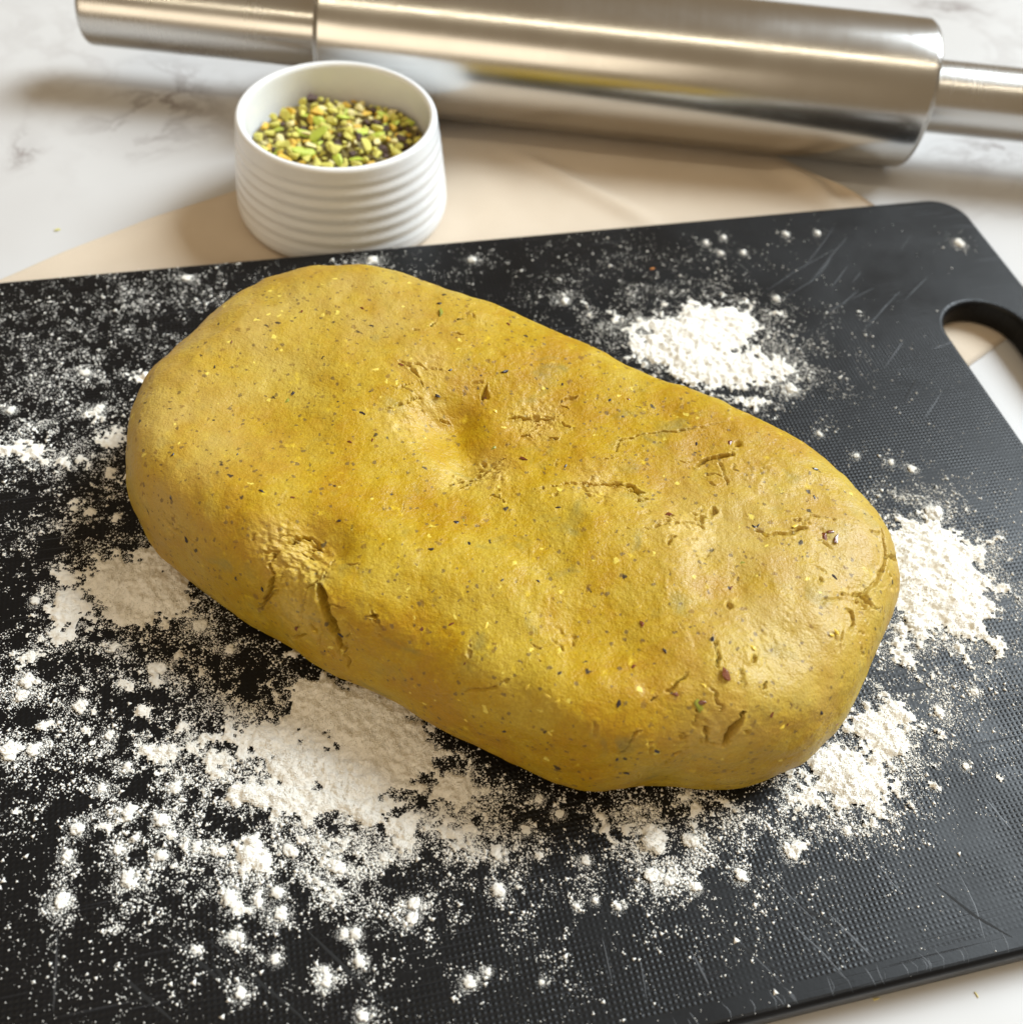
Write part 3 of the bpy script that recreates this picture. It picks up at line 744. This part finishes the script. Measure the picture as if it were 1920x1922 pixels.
# heaps: pixel centre, pixel radii, height (m)
heaps = [(1765, 1085, 95, 100, .0042), (1735, 1030, 60, 50, .003), (1800, 1130, 60, 60, .003), (1700, 1100, 60, 90, .003), (1655, 1375, 75, 55, .0030), (1580, 1450, 90, 60, .0030), (1500, 1490, 60, 45, .0022), (1620, 1500, 60, 40, .0018), (1690, 1340, 40, 40, .002),
         (1330, 625, 100, 48, .0040), (1265, 655, 90, 36, .0035), (1400, 690, 70, 36, .003), (1385, 600, 45, 25, .003), (1220, 610, 60, 22, .0022), (1470, 690, 42, 30, .002), (1165, 605, 40, 16, .0015), (1330, 700, 100, 40, .0030), (1420, 755, 50, 22, .0018),
         (640, 1335, 110, 60, .0030), (720, 1395, 100, 75, .0034), (745, 1310, 90, 45, .0028), (560, 1440, 80, 50, .0030), (505, 1385, 90, 36, .0026), (690, 1470, 70, 60, .003), (620, 1510, 70, 36, .002), (760, 1560, 36, 50, .0030), (850, 1475, 50, 45, .002), (470, 1490, 60, 36, .0024), (590, 1300, 60, 40, .0018),
         (410, 1440, 40, 30, .0018), (300, 1410, 46, 28, .0026), (540, 1500, 50, 40, .0024), (800, 1420, 50, 40, .002), (470, 1600, 26, 34, .003), (430, 1330, 30, 24, .0014), (350, 1350, 40, 26, .0014), (840, 1545, 36, 34, .0018), (880, 1500, 36, 40, .0014),
         (275, 1110, 95, 50, .0042), (195, 1085, 46, 46, .0026), (120, 1140, 40, 50, .0024), (310, 1045, 70, 26, .0022), (225, 1160, 80, 22, .0022), (120, 1080, 30, 24, .002), (345, 1075, 50, 30, .0018), (125, 1195, 26, 20, .0026),
         (40, 845, 70, 20, .0022), (200, 825, 48, 28, .0024), (110, 870, 60, 16, .0016), (180, 775, 24, 16, .002), (270, 715, 45, 20, .0018), (90, 985, 36, 12, .0022), (200, 920, 24, 14, .0018), (60, 800, 40, 10, .0012), (165, 875, 26, 12, .0016),
         (1300, 1520, 40, 26, .0018), (1240, 1535, 30, 24, .0012), (1350, 1520, 36, 22, .0014), (1690, 1215, 40, 26, .0014), (1650, 1290, 34, 30, .0014), (680, 497, 40, 10, .0016), (1060, 560, 40, 10, .0012), (1120, 590, 30, 12, .0012), (1685, 930, 26, 16, .0012), (1650, 925, 20, 12, .0010),
         (930, 1540, 30, 40, .0012), (870, 1590, 40, 26, .0012), (630, 1600, 60, 30, .0008), (1130, 1530, 40, 26, .0009)]
clumps = [(300, 1257, 26, 18), (50, 1280, 20, 16), (42, 1308, 18, 14), (150, 1326, 22, 15), (20, 1410, 34, 18), (62, 1408, 20, 13), (243, 1525, 20, 18), (302, 1543, 17, 17), (305, 1608, 18, 13), (240, 1650, 19, 18), (150, 1557, 18, 15),
          (126, 1606, 14, 12), (117, 1693, 18, 20), (222, 1597, 11, 12), (432, 1690, 18, 22), (485, 1690, 13, 18), (520, 1678, 18, 14), (526, 1716, 20, 16), (436, 1758, 14, 10), (452, 1760, 12, 9), (370, 1783, 8, 7), (450, 1866, 14, 14), (517, 1801, 13, 11),
          (612, 1842, 14, 15), (610, 1822, 9, 9), (680, 1910, 14, 12), (676, 1808, 15, 16), (645, 1753, 13, 11), (668, 1755, 16, 14), (778, 1698, 18, 16), (775, 1726, 18, 16), (632, 1631, 22, 17), (550, 1600, 24, 16), (936, 1673, 20, 18),
          (880, 1846, 17, 15), (915, 1825, 9, 9), (930, 1600, 20, 18), (1018, 1845, 7, 7), (1222, 1580, 36, 34), (1300, 1580, 24, 18), (1222, 1645, 22, 18), (1258, 1656, 13, 12), (1305, 1667, 15, 12), (1388, 1645, 16, 15), (1480, 1600, 15, 20),
          (1098, 1616, 14, 12), (1083, 1703, 9, 7), (1117, 1692, 9, 8), (1160, 1704, 10, 9), (1755, 964, 22, 18), (1712, 1170, 24, 18), (1760, 1338, 14, 11), (1830, 1300, 10, 8), (1812, 1440, 9, 8), (1483, 730, 16, 12), (1440, 712, 12, 9),
          (1358, 446, 7, 5), (1475, 440, 7, 5), (1534, 438, 7, 5), (1325, 455, 7, 5), (1352, 475, 8, 5), (1395, 474, 8, 5), (888, 489, 12, 7), (1800, 457, 12, 7), (1458, 560, 9, 6), (1538, 815, 7, 6), (1608, 856, 7, 6), (1672, 868, 8, 6), (1710, 880, 14, 7),
          (350, 522, 18, 6), (160, 700, 16, 6), (1060, 565, 12, 8), (700, 488, 16, 7), (185, 768, 16, 10), (240, 1440, 12, 10), (205, 1380, 14, 11), (215, 1215, 13, 11), (65, 1130, 12, 10), (60, 1230, 9, 8), (380, 1175, 20, 16), (430, 1220, 14, 12), (20, 770, 12, 8),
          (1690, 1180, 16, 12), (1725, 1210, 12, 9), (1800, 1215, 10, 8), (1590, 1560, 12, 10), (1655, 1520, 12, 9), (985, 1560, 14, 12), (1050, 1530, 14, 12), (720, 1610, 14, 12), (370, 1590, 14, 12), (330, 1480, 16, 13), (190, 1480, 12, 10), (1010, 1500, 13, 11)]
for _ in range(1500):                                     # many small drifts between the big ones
    x, y = rng.uniform(-100, 1900), rng.uniform(440, 1740)
    dd = sum(a * math.exp(-((x - X) / rx) ** 2 - ((y - Y) / ry) ** 2) for X, Y, rx, ry, a in (
        (600, 1460, 330, 170, 1.0), (150, 1130, 170, 190, .55), (90, 860, 150, 60, .5), (300, 1400, 220, 110, .5), (900, 1540, 200, 70, .7), (1260, 1560, 180, 60, .7),
        (1580, 1470, 130, 80, .9), (1770, 1120, 110, 150, .8), (1300, 630, 170, 70, .9), (1080, 560, 150, 40, .4)))
    if rng.uniform() < dd * .85:
        r_ = rng.uniform(6, 26); heaps.append((x, y, r_, r_ * (.45 + .3 * (y / 1900)) * 1.1, rng.uniform(.0011, .0023)))
def px_frame(x, y, rx, ry):
    c = unproj((x, y), BZ1)[0]; dist = np.linalg.norm(c - EYE); el = (CAM_H - BZ1) / dist
    return c, rx * dist / FPX, ry * dist / FPX / el

# heap surface
cell = .00036
gx = np.arange(-.20, .20, cell); gy = np.arange(.03, .37, cell)
GX, GY = np.meshgrid(gx, gy, indexing='ij')
Hh = np.zeros_like(GX)
for (x, y, rx, ry, h) in heaps:
    c, ax, ay = px_frame(x, y, rx, ry)
    if x < 960 and y > 1000: h *= 1.1
    m = 2.4
    i0, i1 = np.searchsorted(gx, [c[0] - m * ax, c[0] + m * ax]); j0, j1 = np.searchsorted(gy, [c[1] - m * ay, c[1] + m * ay])
    if i1 <= i0 or j1 <= j0: continue
    s = np.s_[i0:i1, j0:j1]
    g = h * np.exp(-1.3 * (((GX[s] - c[0]) / ax) ** 2 + ((GY[s] - c[1]) / ay) ** 2))
    Hh[s] = np.sqrt(Hh[s] ** 2 + g ** 2)
sel = Hh > .00015
Q = np.stack([GX[sel], GY[sel], np.zeros(sel.sum())], -1)
n1 = fbm(Q, 210, 4, 51, .6); n2 = fbm(Q, 900, 3, 57, .6)
n3 = fbm(Q, 480, 3, 63, .65)
thin = np.exp(-Hh[sel] / .0021)
hv = Hh[sel] * .64 * (1 + .38 * n1 + .14 * n3) + .00026 * n2 + .00022 * n3 + thin * (.0013 * n1 + .0018 * n3 + .0012 * n2) - .00092
RAW = np.full(GX.shape, -1.0); RAW[sel] = hv
ok = on_board(Q, .0015) & ~in_dough(Q, .004)
hv = np.where(ok, hv, -1)
HH = np.full(GX.shape, -1.0); HH[sel] = hv
good = HH > -.00005
quad = good[:-1, :-1] & good[1:, :-1] & good[:-1, 1:] & good[1:, 1:]
idx = -np.ones(GX.shape, int)
used = np.zeros(GX.shape, bool)
for di in (0, 1):
    for dj in (0, 1): used[di:GX.shape[0] - 1 + di, dj:GX.shape[1] - 1 + dj] |= quad
idx[used] = np.arange(used.sum())
jit = rng.uniform(-.3, .3, (used.sum(), 2)) * cell
HV = np.stack([GX[used] + jit[:, 0], GY[used] + jit[:, 1], BZ1 + np.maximum(HH[used], 0) + .00004], -1)
qi, qj = np.where(quad)
HF = np.stack([idx[qi, qj], idx[qi + 1, qj], idx[qi + 1, qj + 1], idx[qi, qj + 1]], -1)

# grains: drawn from a density in the board plane, denser round heaps and clumps
dust = [(230, 640, 260, 110, 1.5), (80, 760, 160, 90, 1.0), (120, 920, 180, 110, .8), (130, 1120, 190, 150, 1.0), (180, 1330, 200, 120, .85), (430, 1250, 160, 110, .9), (600, 1420, 300, 150, 1.3), (330, 1500, 190, 110, .8), (620, 1580, 330, 110, 1.0),
        (500, 1690, 260, 70, .45), (900, 1560, 250, 100, .9), (760, 1720, 330, 90, .35), (1250, 1570, 230, 90, 1.0), (1320, 1650, 200, 60, .5), (1560, 1520, 160, 90, 1.1), (1700, 1380, 120, 110, 1.0), (1790, 1180, 110, 170, .9), (1860, 1130, 90, 120, .5), (1700, 950, 70, 70, .7),
        (1290, 600, 170, 80, 1.0), (1150, 560, 170, 60, .8), (1150, 480, 220, 40, .4), (850, 500, 200, 25, .5), (1430, 720, 120, 60, .8), (1520, 640, 90, 80, .25), (480, 530, 260, 30, .6), (250, 560, 250, 40, .6), (600, 1830, 350, 90, .10), (1150, 1760, 300, 70, .18), (200, 1800, 260, 120, .10), (1000, 1800, 200, 80, .10), (1780, 1350, 110, 80, .5), (1600, 760, 120, 90, .12), (-60, 1200, 120, 350, .5)]
def density(q):
    d = np.full(len(q), .012)
    for x, y, rx, ry, a in dust: d += a * np.exp(-((q[:, 0] - x) / rx) ** 2 - ((q[:, 1] - y) / ry) ** 2)
    for x, y, rx, ry, h in heaps[:76]: d += 1.6 * np.exp(-((q[:, 0] - x) / (rx * 1.25)) ** 2 - ((q[:, 1] - y) / (ry * 1.25)) ** 2)
    for x, y, rx, ry in clumps: d += 1.8 * np.exp(-((q[:, 0] - x) / (rx * 1.9)) ** 2 - ((q[:, 1] - y) / (ry * 1.9)) ** 2)
    return d
NG = 1500000
q = np.stack([rng.uniform(-120, 1960, NG), rng.uniform(380, 1960, NG)], -1)
G = unproj(q, BZ1)
patchy = np.clip(.55 + 1.6 * fbm(G * np.array([1, 1, 0]), 150, 2, 71, .6) + 2.0 * fbm(G * np.array([1, 1, 0]), 420, 3, 77, .6), .02, 3.5)
ri = np.clip(((G[:, 0] - gx[0]) / cell).astype(int), 0, len(gx) - 1); rj = np.clip(((G[:, 1] - gy[0]) / cell).astype(int), 0, len(gy) - 1)
rim = np.exp(np.minimum(RAW[ri, rj], 0) / .00020) * .75       # heap edges crumble away into grains
keep = rng.uniform(0, 1, NG) < np.clip(density(q) * patchy * .175 + rim * .55, 0, 1)
G = G[keep]; q = q[keep]
rim = rim[keep]; keep2 = on_board(G, .0005) & ~in_dough(G, .001); G = G[keep2]
print('grains', len(G), 'heap quads', len(HF))
gd = np.linalg.norm(G - EYE, axis=1)
size = np.clip(rng.lognormal(math.log(.000132), .58, len(G)), .00005, .00075)
gi = np.clip(((G[:, 0] - gx[0]) / cell).round().astype(int), 0, len(gx) - 1); gj = np.clip(((G[:, 1] - gy[0]) / cell).round().astype(int), 0, len(gy) - 1)
hgt = np.maximum(HH[gi, gj], 0) * (used[gi, gj])
size = np.where(rim[keep2] > .05, np.minimum(size * .95, .00026), size)
OV = np.array([(1, 0, 0), (-.5, .87, 0), (-.5, -.87, 0), (0, 0, 1), (0, 0, -.6)]); OF = np.array([(0, 1, 3), (1, 2, 3), (2, 0, 3), (1, 0, 4), (2, 1, 4), (0, 2, 4)])
ang = rng.uniform(0, 6.28, len(G)); ca_, sa_ = np.cos(ang), np.sin(ang)
jv = OV[None] * np.array([1, 1, .55]) * rng.uniform(.65, 1.35, (len(G), 5, 1)) * size[:, None, None]
GV = np.stack([jv[..., 0] * ca_[:, None] - jv[..., 1] * sa_[:, None], jv[..., 0] * sa_[:, None] + jv[..., 1] * ca_[:, None], jv[..., 2]], -1)
GV += np.stack([G[:, 0], G[:, 1], BZ1 + hgt + size * .25], -1)[:, None]
GF = (OF[None] + (np.arange(len(G)) * 5)[:, None, None]).reshape(-1, 3)
HT = np.vstack([HF[:, [0, 1, 2]], HF[:, [0, 2, 3]]])
nH = len(HV)
fm = mesh_np('flour', np.vstack([HV, GV.reshape(-1, 3)]), np.vstack([HT, GF + nH]))
fm.materials.append(M['flour']); fm.materials.append(M['grain'])
mi = np.zeros(len(HT) + len(GF), np.int32); mi[len(HT):] = 1; fm.polygons.foreach_set('material_index', mi)
fl = obj('flour', fm, M['flour']); tag(fl, 'loose white flour heaped and dusted round the dough on the black board', 'flour', kind='stuff')

# single clumps: a crumbly core thickly coated with grains, a skirt of grains round its foot
def clump_mesh(seed):
    r2 = np.random.default_rng(seed)
    bm = bmesh.new(); bmesh.ops.create_icosphere(bm, subdivisions=3, radius=1)
    U0 = np.array([v.co[:] for v in bm.verts]); F0 = np.array([[v.index for v in f.verts] for f in bm.faces]); bm.free()
    Vs, Fs, Cs = [], [], []
    nb = 7 + seed % 3
    for b in range(nb):                                   # several crumbs stuck together
        a = r2.uniform(0, 6.28); d = 0 if b == 0 else r2.uniform(.30, .68); br = .52 if b == 0 else r2.uniform(.20, .42)
        cc = np.array([d * math.cos(a), d * math.sin(a), r2.uniform(-.1, .25) * (1 - d)])
        def shp(U, k=b): return 1 + .5 * fbm(U + k * 7.1 + seed, 1.5, 2, seed + k) + .45 * fbm(U + k * 3.3, 4.0, 3, seed + k + 50, .65)
        Vs.append(U0 * (br * shp(U0))[:, None] + cc); Fs.append(F0 + b * len(U0))
        ng = int(160 * (br / .4) ** 2)
        U = r2.normal(size=(ng, 3)); U /= np.linalg.norm(U, axis=1)[:, None]; U[:, 2] = np.abs(U[:, 2])
        Cs.append(U * (br * shp(U) * r2.uniform(.95, 1.05, ng))[:, None] + cc)
    V = np.vstack(Vs); F = np.vstack(Fs); C = np.vstack(Cs)
    ns = 260
    ra = r2.uniform(0, 6.28, ns); rd = .75 + np.abs(r2.normal(0, .55, ns))
    C = np.vstack([C, np.stack([rd * np.cos(ra), rd * np.sin(ra), np.full(ns, -.22)], -1)])
    sz = r2.uniform(.03, .085, len(C))
    gv = OV[None] * np.array([1, 1, .7]) * r2.uniform(.7, 1.3, (len(C), 5, 1)) * sz[:, None, None] + C[:, None]
    gf = (OF[None] + (np.arange(len(C)) * 5)[:, None, None]).reshape(-1, 3) + len(V)
    V = np.vstack([V, gv.reshape(-1, 3)]); F = np.vstack([F, gf])
    V[:, 2] = np.where(V[:, 2] < -.25, -.25 + (V[:, 2] + .25) * .1, V[:, 2])
    m = mesh_np('flour_clump', V, F); m.materials.append(M['grain'])
    return m
CM = [clump_mesh(s) for s in range(1, 8)]
for (x, y, rx, ry) in clumps:
    c, ax, ay = px_frame(x, y, rx, ry)
    if not on_board(c[None], .001)[0] or in_dough(c[None], .001)[0]: continue
    o = bpy.data.objects.new('flour_clump', random.choice(CM)); COL.objects.link(o)
    sz = min(ax, ay) * .75
    sx, sy = ax * .80, min(ay * .80, ax * 1.4)
    o.scale = (sx, sy, sz * .62); o.location = (c[0], c[1], BZ1 + sz * .62 * .24); o.rotation_euler = (0, 0, random.uniform(-.5, .5))
    tag(o, 'small separate clump of white flour lying on the black board', 'flour clump', 'flour clumps scattered on the board')

# ------------------------------------------------------------------ stray crumbs
def crumb_thing(q, z, s, mk, label, cat, sc=(1.4, .7, .5)):
    c = unproj(q, z)[0]
    o = bpy.data.objects.new('crumb', nut(random.choice(VAR), mk)); COL.objects.link(o)
    o.scale = (s * sc[0], s * sc[1], s * sc[2]); o.location = (c[0], c[1], z + s * sc[2] * .6); o.rotation_euler = (0, 0, .4)
    tag(o, label, cat)
crumb_thing((107, 432), 0, .0010, 'nut_green', 'tiny green pistachio crumb on the marble beside the beige cloth', 'crumb')
crumb_thing((1225, 505), BZ1, .0008, 'crumb_orange', 'tiny orange crumb on the black board behind the dough', 'crumb', (1.5, .7, .5))
crumb_thing((1642, 1877), 0, .0006, 'nut_pale', 'pale rounded crumb on the marble beside the front board edge', 'crumb')
crumb_thing((1832, 1868), 0, .0006, 'nut_pale', 'thin pale crumb on the marble away from the board edge', 'crumb', (.5, 1.5, .5))
